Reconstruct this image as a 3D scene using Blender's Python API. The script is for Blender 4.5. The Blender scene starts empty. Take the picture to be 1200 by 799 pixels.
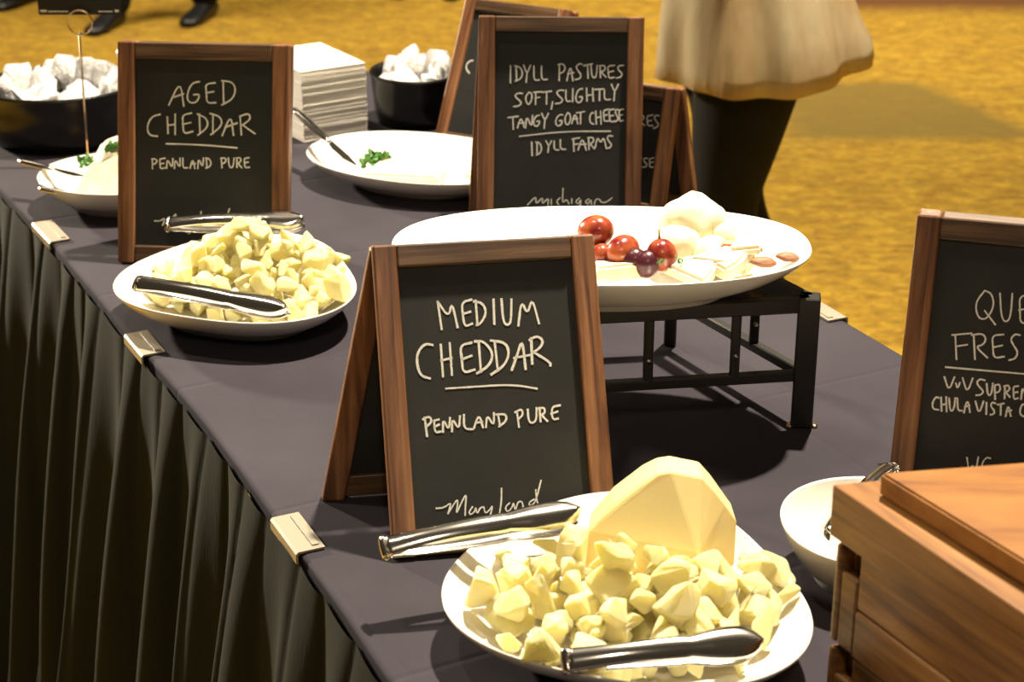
import bpy, bmesh, math, random
from mathutils import Vector, Matrix, noise
C = bpy.context.scene
COL = C.collection
R = math.radians
rnd = random.Random(7)
LIFT = .15                                   # everything is laid out from a datum .15 above the carpet
TZ = 0.76                                   # table top above that datum

# ---------------------------------------------------------------- camera
cd = bpy.data.cameras.new('camera'); cam = bpy.data.objects.new('camera', cd); COL.objects.link(cam)
cam.location = (0, 0, 1.80); cam.rotation_euler = (R(90 - 22.8), 0, 0)
cd.sensor_width = 36; cd.lens = 64.38; cd.clip_start = .05; cd.clip_end = 60
cd.dof.use_dof = True; cd.dof.focus_distance = 2.0; cd.dof.aperture_fstop = 8.5
C.camera = cam
# ---------------------------------------------------------------- world, exposure
w = bpy.data.worlds.new('ballroom_air'); C.world = w; w.use_nodes = True
bg = w.node_tree.nodes['Background']; bg.inputs[0].default_value = (1, .78, .52, 1); bg.inputs[1].default_value = .045
C.view_settings.view_transform = 'Standard'; C.view_settings.look = 'None'
C.view_settings.exposure = 0; C.view_settings.gamma = 1; C.view_settings.use_curve_mapping = False
# ---------------------------------------------------------------- ballroom ceiling lamps, plus lamps added for fill and skirt folds
def lamp(name, loc, target, power, size, col=(1, .86, .66), spread=None):
    l = bpy.data.lights.new(name, 'AREA'); l.shape = 'DISK'; l.size = size; l.energy = power; l.color = col
    if spread: l.spread = R(spread)
    o = bpy.data.objects.new(name, l); COL.objects.link(o); o.location = loc
    o.rotation_euler = (Vector(target) - Vector(loc)).to_track_quat('-Z', 'Y').to_euler()
    return o
lamp('added_front_fill', (.80, 3.3, 5.2), (.05, 1.9, .91), 175, .16, spread=90)
lamp('added_front_fill', (-1.4, 2.6, 5.2), (-.1, 2.0, .91), 14, .22, spread=90)
lamp('added_front_fill', (.3, -2.2, 4.8), (.1, 2.0, .9), 14, .5, spread=110)  # fill lamp added behind the camera to brighten the sign faces
lamp('ceiling_chandelier', (1.4, 7.6, 5.4), (1.4, 7.6, 0), 135, 2.4, spread=95)
lamp('ceiling_chandelier', (-3.0, 7.0, 5.4), (-2.8, 7.0, 0), 85, 2.0, spread=95)
lamp('added_skirt_light', (-4.6, 6.4, 2.6), (-.45, 2.0, .55), 60, .35, spread=50)  # lamp added to graze the skirt and bring out its folds
# ---------------------------------------------------------------- materials
def mat(name, col=(.5, .5, .5), rough=.5, metal=0, **kw):
    m = bpy.data.materials.new(name); m.use_nodes = True
    b = m.node_tree.nodes['Principled BSDF']
    b.inputs['Base Color'].default_value = (*col, 1); b.inputs['Roughness'].default_value = rough; b.inputs['Metallic'].default_value = metal
    for k, v in kw.items(): b.inputs[k.replace('_', ' ')].default_value = v
    return m
class NT:
    def __init__(s, m): s.t = m.node_tree; s.b = s.t.nodes['Principled BSDF']
    def n(s, typ, **kw):
        x = s.t.nodes.new(typ)
        for k, v in kw.items():
            if k[0] == 'i': 
                key = k[1:].replace('_', ' '); x.inputs[int(key) if key.isdigit() else key].default_value = v
            else: setattr(x, k, v)
        return x
    def l(s, a, b): s.t.links.new(a, b)
    def coord(s, scale=(1, 1, 1), kind='Object', rot=(0, 0, 0)):
        c = s.n('ShaderNodeTexCoord'); m = s.n('ShaderNodeMapping'); m.inputs['Scale'].default_value = scale; m.inputs['Rotation'].default_value = rot
        s.l(c.outputs[kind], m.inputs['Vector']); return m.outputs[0]
    def noise(s, vec, scale, detail=4, rough=.5, dist=0):
        x = s.n('ShaderNodeTexNoise'); x.inputs['Scale'].default_value = scale; x.inputs['Detail'].default_value = detail
        x.inputs['Roughness'].default_value = rough; x.inputs['Distortion'].default_value = dist; s.l(vec, x.inputs['Vector']); return x.outputs['Fac']
    def ramp(s, fac, stops):
        r = s.n('ShaderNodeValToRGB'); e = r.color_ramp.elements
        while len(e) < len(stops): e.new(.5)
        for x, (p, c) in zip(e, stops): x.position = p; x.color = (*c, 1)
        s.l(fac, r.inputs[0]); return r.outputs[0]
    def mix(s, fac, a, b, mode='MIX'):
        x = s.n('ShaderNodeMix', data_type='RGBA', blend_type=mode)
        for v, k in ((fac, 0), (a, 6), (b, 7)):
            if hasattr(v, 'links'): s.l(v, x.inputs[k])
            else: x.inputs[k].default_value = v if k == 0 else (*v, 1)
        return x.outputs[2]
    def math(s, op, a, b=0, c=0):
        x = s.n('ShaderNodeMath', operation=op)
        for i, v in enumerate((a, b, c)):
            if hasattr(v, 'links'): s.l(v, x.inputs[i])
            else: x.inputs[i].default_value = v
        return x.outputs[0]
    def bump(s, h, strength, dist=.001):
        x = s.n('ShaderNodeBump'); x.inputs['Strength'].default_value = strength; x.inputs['Distance'].default_value = dist
        s.l(h, x.inputs['Height']); s.l(x.outputs[0], s.b.inputs['Normal'])
    def base(s, c): s.l(c, s.b.inputs['Base Color'])

def wood(name, scale, dark, midc, light, rough=.45, blot=7):
    m = mat(name, midc, rough); t = NT(m)
    v = t.coord(scale); f = t.noise(v, 1.0, 6, .6, .6)
    c = t.ramp(f, [(.32, dark), (.5, midc), (.68, light)])
    f2 = t.noise(t.coord((1, 1, 1)), blot, 2, .5); c = t.mix(t.ramp(f2, [(.3, (.0, .0, .0)), (.7, (.45, .45, .45))]), c, dark)
    t.base(c); t.bump(f, .35, .0006); return m
WD, WM, WL = (.055, .019, .007), (.22, .090, .034), (.40, .19, .082)
M = {}
M['walnut_v'] = wood('walnut_upright_grain', (90, 90, 5), WD, WM, WL)
M['walnut_h'] = wood('walnut_crosswise_grain', (5, 90, 90), (.030, .016, .008), (.12, .062, .028), (.24, .13, .062))
M['acacia'] = wood('oiled_acacia_crate', (5, 60, 70), (.085, .028, .005), (.25, .105, .020), (.38, .18, .042), .4, 5)
M['acacia_board'] = wood('oiled_acacia_board', (4, 22, 40), (.13, .042, .006), (.29, .115, .016), (.39, .175, .030), .38, 4)
m = M['slate'] = mat('chalkboard_slate', (.015, .015, .012), .7); t = NT(m)
f = t.noise(t.coord((1, 1, 1)), 9, 5, .7); t.base(t.ramp(f, [(.35, (.009, .010, .008)), (.75, (.022, .022, .018))]))
m = M['chalk'] = mat('white_chalk', (.88, .86, .78), .95); t = NT(m)
f = t.noise(t.coord((1, 1, 1)), 900, 3, .7); t.base(t.ramp(f, [(.33, (.25, .24, .21)), (.50, (.92, .90, .82))]))
M['china'] = mat('white_glazed_china', (.80, .78, .71), .18, 0, Coat_Weight=.3)
m = M['steel'] = mat('polished_steel', (.78, .74, .68), .16, 1)
M['brass'] = mat('warm_brushed_wire', (.75, .55, .33), .3, 1)
M['black_metal'] = mat('black_painted_metal', (.012, .011, .010), .42)
M['black_plastic'] = mat('black_glossy_bowl', (.010, .010, .010), .25)
M['card_black'] = mat('black_card', (.008, .008, .010), .5)
M['paper'] = mat('white_napkin_paper', (.82, .78, .69), .9)
m = M['cheddar'] = mat('pale_yellow_cheddar', (.86, .72, .30), .55, 0, Subsurface_Weight=.6, Subsurface_Scale=.02); t = NT(m)
m.node_tree.nodes['Principled BSDF'].inputs['Subsurface Radius'].default_value = (1, .8, .25)
f = t.noise(t.coord((1, 1, 1)), 55, 5, .65); t.base(t.ramp(f, [(.3, (.98, .78, .30)), (.6, (.99, .90, .50))])); t.bump(f, .8, .003)
m = M['wedge'] = mat('smooth_cut_cheddar', (.86, .72, .32), .5, 0, Subsurface_Weight=.2, Subsurface_Scale=.01); t = NT(m)
f = t.noise(t.coord((1, 1, 1)), 60, 4, .6); t.bump(f, .25, .001)
m = M['white_cheese'] = mat('soft_white_cheese', (.86, .82, .66), .6, 0, Subsurface_Weight=.25, Subsurface_Scale=.01); t = NT(m)
f = t.noise(t.coord((1, 1, 1)), 45, 4, .6); t.base(t.ramp(f, [(.3, (.74, .66, .40)), (.6, (.80, .75, .55))])); t.bump(f, .4, .002)
M['grape_red'] = mat('red_grape_skin', (.26, .025, .018), .22, 0, Subsurface_Weight=.15, Subsurface_Scale=.006)
t = NT(M['grape_red']); f = t.noise(t.coord((1, 1, 1)), 55, 3); t.base(t.ramp(f, [(.35, (.17, .010, .014)), (.65, (.42, .10, .035))]))
M['grape_dark'] = mat('dark_grape_skin', (.07, .012, .02), .3)
M['stem'] = mat('green_stem', (.20, .20, .06), .6)
m = M['parsley'] = mat('curly_parsley', (.06, .20, .025), .55)
M['fig'] = mat('dried_fruit_brown', (.30, .13, .06), .6)
M['ham'] = mat('pink_fruit_slice', (.62, .26, .17), .5)
M['wrap'] = mat('clear_crinkled_wrapper', (.92, .91, .90), .14, .25)
t = NT(M['wrap']); f = t.noise(t.coord((1, 1, 1)), 90, 3, .6, 1); t.bump(f, 1.0, .006)
M['cracker'] = mat('baked_cracker', (.45, .25, .10), .8)
M['clip'] = mat('clear_beige_plastic_clip', (.30, .27, .21), .3)
M['glass'] = mat('riser_glass', (.9, .92, .9), .04)
t = NT(M['glass']); tr = t.n('ShaderNodeBsdfTransparent'); mx = t.n('ShaderNodeMixShader'); fr = t.n('ShaderNodeFresnel'); fr.inputs[0].default_value = 1.5
t.b.inputs['Metallic'].default_value = 1
fm = t.math('ADD', fr.outputs[0], .04)
t.l(fm, mx.inputs[0]); t.l(tr.outputs[0], mx.inputs[1]); t.l(t.b.outputs[0], mx.inputs[2]); t.l(mx.outputs[0], t.t.nodes['Material Output'].inputs[0])
# tablecloth: woven, with pressed fold creases
m = M['cloth'] = mat('navy_grey_tablecloth', (.060, .050, .066), .95, 0, Specular_IOR_Level=.15); t = NT(m)
v = t.coord((1, 1, 1), rot=(0, 0, R(-27.5))); sp = t.n('ShaderNodeSeparateXYZ'); t.l(v, sp.inputs[0])
def crease(axis, period, off):
    a = t.math('ADD', sp.outputs[axis], off); a = t.math('PINGPONG', a, period / 2); return t.math('SMOOTH_MIN', t.math('DIVIDE', a, .006), 1.0, .3)
cr = t.math('ADD', crease(0, .30, .05), crease(1, .34, .11))
wv = t.noise(t.coord((1, 1, 1)), 900, 2); big = t.noise(t.coord((1, 1, 1)), 6, 3)
h = t.math('ADD', t.math('MULTIPLY', cr, .8), t.math('ADD', t.math('MULTIPLY', wv, .35), t.math('MULTIPLY', big, 2.5)))
t.bump(h, .5, .0016); t.base(t.ramp(big, [(.3, (.033, .029, .036)), (.7, (.043, .038, .047))]))
m = M['skirt'] = mat('black_table_skirt_cloth', (.015, .018, .013), .95, 0, Specular_IOR_Level=.2); t = NT(m)
f = t.noise(t.coord((1, 1, .15)), 260, 3); t.bump(f, .35, .001)
# carpet
m = M['carpet'] = mat('gold_patterned_carpet', (.5, .3, .03), .95); t = NT(m)
v = t.coord((1, 1, 1)); va = t.coord((1.0, 2.0, 1), rot=(0, 0, R(18)))
f1 = t.noise(va, 2.6, 3, .55, 1.4); f2 = t.noise(t.coord((1.2, 2.8, 1), rot=(0, 0, R(-24))), 7.5, 3, .6, 1.2)
c = t.ramp(f1, [(.30, (.20, .12, .012)), (.42, (.40, .21, .014)), (.54, (.60, .36, .022)), (.64, (.33, .24, .028)), (.74, (.50, .18, .016))])
c2 = t.ramp(f2, [(.30, (.38, .12, .012)), (.45, (.52, .30, .022)), (.6, (.74, .46, .03)), (.75, (.36, .30, .05))])
c = t.mix(.5, c, c2)
f3 = t.noise(t.coord((1, 2.2, 1), rot=(0, 0, R(40))), 17, 4, .7, .8); c = t.mix(.55, c, t.ramp(f3, [(.36, (.10, .045, .006)), (.5, (.38, .21, .014)), (.62, (.74, .47, .04))]))
sp = t.n('ShaderNodeSeparateXYZ'); t.l(v, sp.inputs[0]); X, Y = sp.outputs[0], sp.outputs[1]
def above(val, lim, soft=.04): return t.n('ShaderNodeMapRange', iFrom_Min=lim - soft, iFrom_Max=lim + soft), val
def step(val, lim, soft=.05):
    r_ = t.n('ShaderNodeMapRange'); r_.inputs['From Min'].default_value = lim - soft; r_.inputs['From Max'].default_value = lim + soft; t.l(val, r_.inputs['Value']); return r_.outputs[0]
Y = t.math('DIVIDE', Y, 1.09); X = t.math('DIVIDE', X, 1.09)
k1 = step(Y, 5.57); k2 = t.math('SUBTRACT', 1, step(Y, 6.26)); k3 = step(X, .86, .1)
k4 = t.math('SUBTRACT', 1, step(t.math('ADD', t.math('MULTIPLY', X, .93), t.math('MULTIPLY', Y, .37)), 3.64))
olive = t.math('MULTIPLY', t.math('MULTIPLY', k1, k2), t.math('MULTIPLY', k3, k4))
c = t.mix(t.math('MULTIPLY', olive, .85), c, (.20, .145, .030))
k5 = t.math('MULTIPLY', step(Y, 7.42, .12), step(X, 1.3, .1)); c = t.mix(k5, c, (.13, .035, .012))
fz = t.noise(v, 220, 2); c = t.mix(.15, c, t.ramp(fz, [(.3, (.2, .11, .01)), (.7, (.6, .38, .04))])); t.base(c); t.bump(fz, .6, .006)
M['trousers'] = mat('black_trouser_cloth', (.003, .003, .003), .9)
M['smock'] = mat('cream_smock_cloth', (.72, .62, .40), .85, 0, Subsurface_Weight=.1, Subsurface_Scale=.02)
t = NT(M['smock']); f = t.noise(t.coord((6, 6, 1.2)), 2.2, 3); t.base(t.ramp(f, [(.35, (.48, .34, .16)), (.6, (.62, .52, .32))])); t.bump(f, .5, .02)
M['skin'] = mat('skin', (.50, .28, .18), .5, 0, Subsurface_Weight=.1, Subsurface_Scale=.01)
M['hair'] = mat('dark_hair', (.02, .013, .01), .6)
M['shoe'] = mat('black_leather_shoe', (.012, .012, .013), .35)
M['shirt_dark'] = mat('charcoal_shirt', (.03, .03, .035), .85)
M['eye'] = mat('eye_white', (.8, .8, .78), .2); M['lip'] = mat('lip', (.45, .15, .12), .5)
M['wood_leg'] = mat('table_leg_steel', (.25, .25, .25), .4, 1)

# ---------------------------------------------------------------- builders
def tag(o, label=None, cat=None, group=None, kind=None):
    if label: o['label'] = label
    if cat: o['category'] = cat
    if group: o['group'] = group
    if kind: o['kind'] = kind
    return o
def empty(name, loc, rz=0, label=None, cat=None, group=None):
    o = bpy.data.objects.new(name, None); COL.objects.link(o); o.location = loc; o.rotation_euler = (0, 0, rz); o.empty_display_size = .02
    return tag(o, label, cat, group)
def link(name, me, m, parent=None, mw=None, smooth=False):
    if smooth:
        for p in me.polygons: p.use_smooth = True
    if m and not me.materials: me.materials.append(m)
    o = bpy.data.objects.new(name, me); COL.objects.link(o)
    if parent: o.parent = parent
    if mw:                                                     # keep any skew in the mesh, the pose in the object
        X = mw.to_3x3().col[0].normalized(); Z = mw.to_3x3().col[2]; Z = (Z - X * Z.dot(X)).normalized(); Y = Z.cross(X)
        Q = Matrix(((X.x, Y.x, Z.x, mw[0][3]), (X.y, Y.y, Z.y, mw[1][3]), (X.z, Y.z, Z.z, mw[2][3]), (0, 0, 0, 1)))
        me.transform(Q.inverted() @ mw); o.matrix_local = Q
    return o
def fin(name, bm, m, parent=None, mw=None, smooth=False):
    me = bpy.data.meshes.new(name); bmesh.ops.recalc_face_normals(bm, faces=bm.faces); bm.to_mesh(me); bm.free()
    return link(name, me, m, parent, mw, smooth)
def add_box(bm, lo, hi, bev=0, seg=2):
    lo, hi = Vector(lo), Vector(hi)
    g = bmesh.ops.create_cube(bm, size=1, matrix=Matrix.Translation((lo + hi) / 2) @ Matrix.Diagonal((*(hi - lo), 1)))
    if bev:
        es = {e for v in g['verts'] for e in v.link_edges}
        bmesh.ops.bevel(bm, geom=list(es), offset=bev, segments=seg, affect='EDGES', profile=.5)
def box(name, lo, hi, m, parent=None, bev=0, mw=None, seg=2):
    bm = bmesh.new(); add_box(bm, lo, hi, bev, seg); return fin(name, bm, m, parent, mw)
def prism(name, pts, z0, z1, m, parent=None, bev=0):
    bm = bmesh.new(); vs = [bm.verts.new((x, y, z1)) for x, y in pts]; f = bm.faces.new(vs)
    r = bmesh.ops.extrude_face_region(bm, geom=[f]); bmesh.ops.translate(bm, verts=[v for v in r['geom'] if isinstance(v, bmesh.types.BMVert)], vec=(0, 0, z0 - z1))
    if bev: bmesh.ops.bevel(bm, geom=bm.edges[:], offset=bev, segments=2, affect='EDGES')
    return fin(name, bm, m, parent)
def tube_bm(bm, pts, r, n=8, close=False):
    pts = [Vector(p) for p in pts]; rings = []
    N = len(pts)
    for i, p in enumerate(pts):
        a = pts[(i - 1) % N] if (close or i) else pts[0]; b = pts[(i + 1) % N] if (close or i < N - 1) else pts[-1]
        d = (b - a).normalized(); u = d.cross(Vector((0, 0, 1)))
        if u.length < .05: u = d.cross(Vector((0, 1, 0)))
        u.normalize(); v = d.cross(u); rr = r[i] if isinstance(r, (list, tuple)) else r
        rings.append([bm.verts.new(p + (u * math.cos(t) + v * math.sin(t)) * rr) for t in [2 * math.pi * k / n for k in range(n)]])
    for i in range(N if close else N - 1):
        A, B = rings[i], rings[(i + 1) % N]
        for k in range(n): bm.faces.new((A[k], A[(k + 1) % n], B[(k + 1) % n], B[k]))
    if not close: bm.faces.new(rings[0][::-1]); bm.faces.new(rings[-1])
def tube(name, pts, r, m, parent=None, n=8, close=False, mw=None):
    bm = bmesh.new(); tube_bm(bm, pts, r, n, close); return fin(name, bm, m, parent, mw, True)
def loft(bm, rings, cap=True, closed=True):
    vr = [[bm.verts.new(p) for p in r] for r in rings]; n = len(vr[0])
    for A, B in zip(vr, vr[1:]):
        for k in range(n if closed else n - 1): bm.faces.new((A[k], A[(k + 1) % n], B[(k + 1) % n], B[k]))
    if cap: bm.faces.new(vr[0][::-1]); bm.faces.new(vr[-1])
    return vr
CHALK = {
 'med': [
  ('MEDIUM', 3.0, '62,255;64,227 62,255;72,238;76,255;80,228 96,255;86,253;86,241;87,228;95,231 86,241;94,243 100,254;100,229 98,253;107,251;110,241;104,231;99,229 118,254;117,229 126,254;126,231;130,227;134,230;136,253 141,226;146,252;151,236;157,254;162,227'),
  ('CHEDDAR', 3.2, '54,212;46,214;38,205;37,193;40,182;49,179 62,212;62,180 71,213;71,181 61,196;72,198 93,212;81,210;82,196;82,182;94,185 82,196;92,199 100,213;100,182 96,213;105,213;114,200;109,188;96,181 116,212;117,182 112,213;127,210;130,199;124,187;110,179 131,182;138,198;144,213;145,182 134,194;150,196 153,213;152,187 151,211;159,215;165,210;162,203;153,198 154,199;171,187;170,184'),
  ('underline', 2.4, '64,168;92,168;121,168;139,166;155,162'),
  ('PENNLAND PURE', 2.7, '41,141;42,122 39,139;46,142;48,136;41,131 50,137;50,125;56,126 50,137;55,138 50,131;55,133 58,125;59,139;64,126;66,139 67,125;68,139;74,126;76,140 80,141;79,127;88,126 89,127;95,141;98,127 91,132;98,133 101,127;103,140;109,127;110,141 114,139;115,127 112,139;122,139;122,132;114,127 133,141;134,125 131,140;138,143;139,137;134,133 144,142;144,130;148,128;152,131;153,143 156,143;156,129 155,142;161,143;161,137;157,136;163,129 177,144;168,143;168,130;174,131 167,136;174,138'),
  ('Maryland', 1.9, '46,51;54,51;61,56;59,49;56,43;63,53;68,59;67,51;65,43;73,58;77,63;75,52;74,42 82,50;78,45;79,42;84,45;85,50;86,42;89,48;92,49 93,49;94,42;99,46;102,50;100,43;96,35;94,35 112,66;111,53;108,41 119,51;114,47;116,42;121,46;123,52;124,42;127,51;130,52;132,50;132,44 144,53;138,50;139,46;145,50;152,71 146,62;146,51;148,47'),
 ],
 'aged': [
  ('AGED', 3.0, '71,222;87,256;92,221 78,233;92,238 114,255;103,253;96,236;99,226;110,226;115,238;106,237 136,254;122,252;124,240;124,226;137,227 123,240;134,242 147,256;148,225 145,257;160,256;165,245;160,232;145,224'),
  ('CHEDDAR', 3.0, '59,209;47,206;40,192;43,180;55,179 69,206;70,183 80,210;80,182 69,194;80,196 103,212;90,209;91,196;92,183;105,187 90,196;102,199 114,211;115,184 111,211;125,205;126,193;112,182 133,211;133,184 129,212;144,208;146,196;130,183 146,182;158,212;162,183 151,194;167,200 171,209;173,184 170,209;183,214;186,206;174,197 174,198;192,186'),
  ('underline', 2.8, '67,169;118,169;167,166'),
  ('PENNLAND PURE', 2.6, '48,148;48,134 47,147;52,148;55,145;52,141;48,140 66,149;58,148;59,142;59,134;66,136 59,141;64,142 68,135;69,149;76,135;77,149 79,135;80,149;87,135;87,150 91,150;91,136;98,137 101,136;105,150;108,136 102,142;109,143 112,136;113,151;119,137;120,151 124,151;125,137 123,151;128,150;131,145;129,139;123,137 145,151;146,138 144,151;150,152;152,149;150,145;146,144 155,152;156,141;159,138;162,141;163,152 167,152;167,139 166,152;171,153;173,150;171,146;168,145;174,139 184,153;177,152;178,146;178,139;185,140 177,146;183,147'),
  ('Maryland', 2.2, '51,62;59,62;66,67;64,60;61,54;68,64;73,70;72,62;70,54;78,69;82,74;80,63;79,53 87,61;83,56;84,53;89,56;90,61;91,53;94,59;97,60 98,60;99,53;104,57;107,61;105,54;101,46;99,46 117,77;116,64;113,52 124,62;119,58;121,53;126,57;128,63;129,53;132,62;135,63;137,61;137,55 149,64;143,61;144,57;150,61;157,82 151,73;151,62;153,58'),
 ],
 'idyll': [
  ('IDYLL PASTURES', 2.6, '47,236;47,211 55,236;56,214 53,236;61,234;65,226;62,217;54,214 66,237;71,224;76,237 71,226;70,212 81,236;81,215;89,216 92,236;92,216;101,217 118,238;118,215 116,238;123,240;127,234;124,227;118,226 129,215;134,239;138,215 130,225;139,227 151,239;146,240;142,235;145,230;150,224;148,218;141,217 159,238;160,219 153,237;166,240 164,238;165,223;169,219;172,223;173,238 177,237;178,220 176,237;183,238;185,234;183,230;178,229;186,221 198,238;188,237;189,229;190,219;198,221 189,228;197,230 211,238;206,238;202,235;205,230;210,226;207,221;201,220'),
  ('SOFT, SLIGHTLY', 2.6, '65,196;59,197;53,193;58,188;64,183;60,178;52,177 74,198;69,191;71,182;75,180;79,189;78,197;74,198 84,198;84,180 81,198;93,199 84,190;90,191 100,199;100,181 93,198;107,200 109,185;107,174 125,201;119,202;114,198;118,193;124,188;121,183;113,182 128,202;128,185;135,186 138,204;138,185 152,204;146,203;142,192;144,184;150,184;153,193;148,192 158,205;159,186 167,205;168,186 158,194;168,196 177,203;177,187 170,203;183,204 184,203;184,188;193,189 194,211;199,199;204,211 199,200;198,187'),
  ('TANGY GOAT CHEESE', 2.6, '51,162;52,144 44,161;59,163 58,146;63,163;68,147 59,153;68,154 70,146;71,165;79,146;80,165 90,165;85,164;81,156;83,149;88,149;91,157;86,156 93,168;98,157;103,168 98,158;97,146 124,166;118,166;113,157;115,150;121,150;124,158;119,157 131,169;127,162;128,153;132,151;136,160;134,168;131,169 137,153;142,170;146,153 139,160;146,161 150,170;150,153 144,169;156,171 169,169;166,170;163,163;164,155;169,153 172,172;173,153 179,172;180,153 172,162;180,164 191,175;183,173;184,166;184,157;191,158 183,165;189,167 199,175;191,174;192,165;193,156;200,158 192,165;198,166 205,174;202,175;200,171;202,167;205,162;203,158;200,157 212,175;206,174;206,166;207,157;212,159 206,166;211,167'),
  ('underline', 2.4, '61,134;125,142;194,143'),
  ('IDYLL FARMS', 2.6, '79,126;80,106 87,126;87,107 85,126;91,125;94,118;92,110;86,107 100,128;104,120;108,128 104,120;103,111 112,128;112,115;119,115 121,130;121,116;129,116 140,132;141,113 138,131;149,133 140,123;147,124 147,115;153,134;159,115 149,123;159,124 162,133;163,116 161,133;168,134;170,130;168,126;164,125;171,117 172,119;175,135;180,125;184,135;188,119 197,136;192,137;189,133;192,128;196,124;194,119;188,118'),
  ('Michigan', 2.0, '74,28;87,42;86,28;97,41;95,28;105,40;104,28 109,37;109,29 122,39;116,34;120,29 126,53;125,30;131,38;135,30 139,38;139,31 150,39;144,34;149,30;153,39;151,25;146,22 164,38;158,34;163,30;167,38;168,30 172,30;174,38;180,38;182,33;189,33;198,40'),
 ],
 'queso': [
  ('QUESO', 2.2, '74,237;66,224;70,209;79,208;85,223;81,235;74,237 76,217;88,204 89,236;93,212;98,207;102,213;101,237 120,238;108,235;110,222;112,207;123,211 109,221;119,224 139,237;133,238;128,231;133,224;140,217;137,209;129,207 153,239;148,226;151,211;158,209;162,225;158,237;153,239'),
  ('FRESCO', 2.4, '50,190;54,165 47,189;66,193 52,178;63,181 68,192;72,167 66,191;76,194;81,189;78,182;71,180;84,170 97,195;86,193;88,182;90,170;100,173 88,181;97,184 113,196;108,197;104,191;108,185;113,179;111,172;105,170 130,196;124,197;119,186;121,174;132,172 143,198;139,187;141,173;148,171;151,185;148,196;143,198'),
  ('underline', 2.2, '44,156;88,157;167,159'),
  ('V&V SUPREMO', 2.4, '44,146;50,132;54,147 56,141;58,135;60,142 62,147;68,132;72,148 84,147;79,148;76,144;79,140;84,136;82,132;77,131 86,144;88,134;90,132;92,135;92,145 94,143;96,129 94,143;98,145;100,141;99,137;96,136 104,144;105,131 103,143;107,145;109,142;108,139;105,138;110,133 117,145;112,144;113,138;114,131;118,133 113,138;117,139 121,132;121,145;125,137;127,146;131,133 137,146;134,140;135,133;139,132;142,139;140,145;137,146'),
  ('CHULA VISTA CA', 2.4, '41,124;38,125;35,119;36,112;42,112 43,125;45,111 48,126;50,111 44,117;49,119 51,125;53,114;55,112;57,115;57,126 59,126;61,113;65,114 67,112;69,127;73,113 67,118;72,120 77,125;82,112;85,126 88,125;89,113 97,125;94,126;92,123;94,120;97,117;96,114;93,113 102,125;103,114 99,124;105,126 108,113;109,126;113,114 108,118;113,120 127,127;123,128;121,122;122,116;128,115 131,114;133,128;138,115 132,119;138,121'),
  ('W C', 2.0, '75,67;79,51;81,62;85,52;86,69 98,69;94,70;90,63;92,55;99,55'),
 ],
 'right': [
  ('PASTURES', 2.4, '151,157;147,158;143,154;147,149;152,145;150,140;144,138 141,157;132,155;133,148;135,140;143,142 133,147;140,149 120,154;123,139 119,153;125,155;128,152;126,148;122,146;130,140 106,153;108,141;112,138;115,142;115,154 98,151;100,137 93,150;103,152 90,150;86,150;82,147;85,144;90,141;88,137;83,135'),
  ('CHEESE', 2.4, '151,95;144,93;145,87;146,80;153,82 145,87;151,89 141,93;137,93;135,90;137,87;142,84;140,80;135,79 132,92;125,90;126,84;127,78;133,80 126,84;131,86 122,91;115,89;116,83;117,76;124,78 116,83;122,85 105,89;107,75 111,89;113,76 106,81;112,83'),
 ],
}
# ================================================================ the setting
bm = bmesh.new(); bmesh.ops.create_grid(bm, x_segments=4, y_segments=4, size=14, matrix=Matrix.Translation((0, 8, -LIFT)))
tag(fin('floor', bm, M['carpet']), kind='structure', label='gold, ochre and olive patterned ballroom carpet')
for nm, lo, hi in (('wall_back', (-14, 22, -LIFT), (14, 22.2, 6)), ('wall_left', (-14.2, -6, -LIFT), (-14, 22, 6)), ('wall_right', (14, -6, -LIFT), (14.2, 22, 6))):
    tag(box(nm, lo, hi, mat(nm + '_paint', (.42, .30, .17), .8)), kind='structure')

# ================================================================ banquet table, cloth, skirt, clips
LEFT = [(-1.03, 3.14), (-.92, 2.95), (-.80, 2.728), (-.68, 2.516), (-.57, 2.305), (-.46, 2.089), (-.387, 1.955), (-.321, 1.824), (-.215, 1.593), (-.159, 1.475), (-.112, 1.365), (-.01, 1.15), (.15, .80), (.22, .66)]
RIGHT = [(1.00, 1.02), (.80, 1.42), (.62, 1.79), (.477, 2.083), (.40, 2.247), (.20, 2.67), (0, 3.10), (-.16, 3.44)]
def chaikin(p, n=2):
    for _ in range(n):
        q = []
        for i in range(len(p)):
            a, b = Vector(p[i]), Vector(p[(i + 1) % len(p)]); q += [a.lerp(b, .25), a.lerp(b, .75)]
        p = q
    return p
outline = chaikin(LEFT + [(.26, .60)] + [(.93, .93)] + RIGHT + [(-.21, 3.51), (-.98, 3.19)], 2)
def inset(p, d):
    n = len(p); out = []
    for i in range(n):
        t_ = (p[(i + 1) % n] - p[i - 1]).normalized(); out.append(p[i] + Vector((-t_.y, t_.x)) * d)
    return out
tb = empty('banquet_table', (0.05, 2.0, 0), 0, 'long folding banquet table hidden under the navy grey cloth and dark skirt', 'table')
P2 = [(p.x - .05, p.y - 2.0) for p in inset(outline, .012)]
prism('tabletop', P2, TZ - .035, TZ - .004, M['wood_leg'], tb)
for x, y in ((-.80, 2.95), (-.25, 3.2), (.30, .95), (.80, 1.2)):
    tube('leg', [(x - .05, y - 2.0, -LIFT), (x - .05, y - 2.0, TZ - .035)], .016, M['wood_leg'], tb)
bm = bmesh.new(); rings = []
for d, z in ((.006, 0), (.001, -.0015), (0, -.006), (0, -.016)):
    rings.append([(p.x, p.y, TZ + z) for p in inset(outline, d)])
vr = [[bm.verts.new(q) for q in r_] for r_ in rings]; n = len(vr[0])
for A, B in zip(vr, vr[1:]):
    for k in range(n): bm.faces.new((A[k], B[k], B[(k + 1) % n], A[(k + 1) % n]))
bm.faces.new(vr[0])
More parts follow.
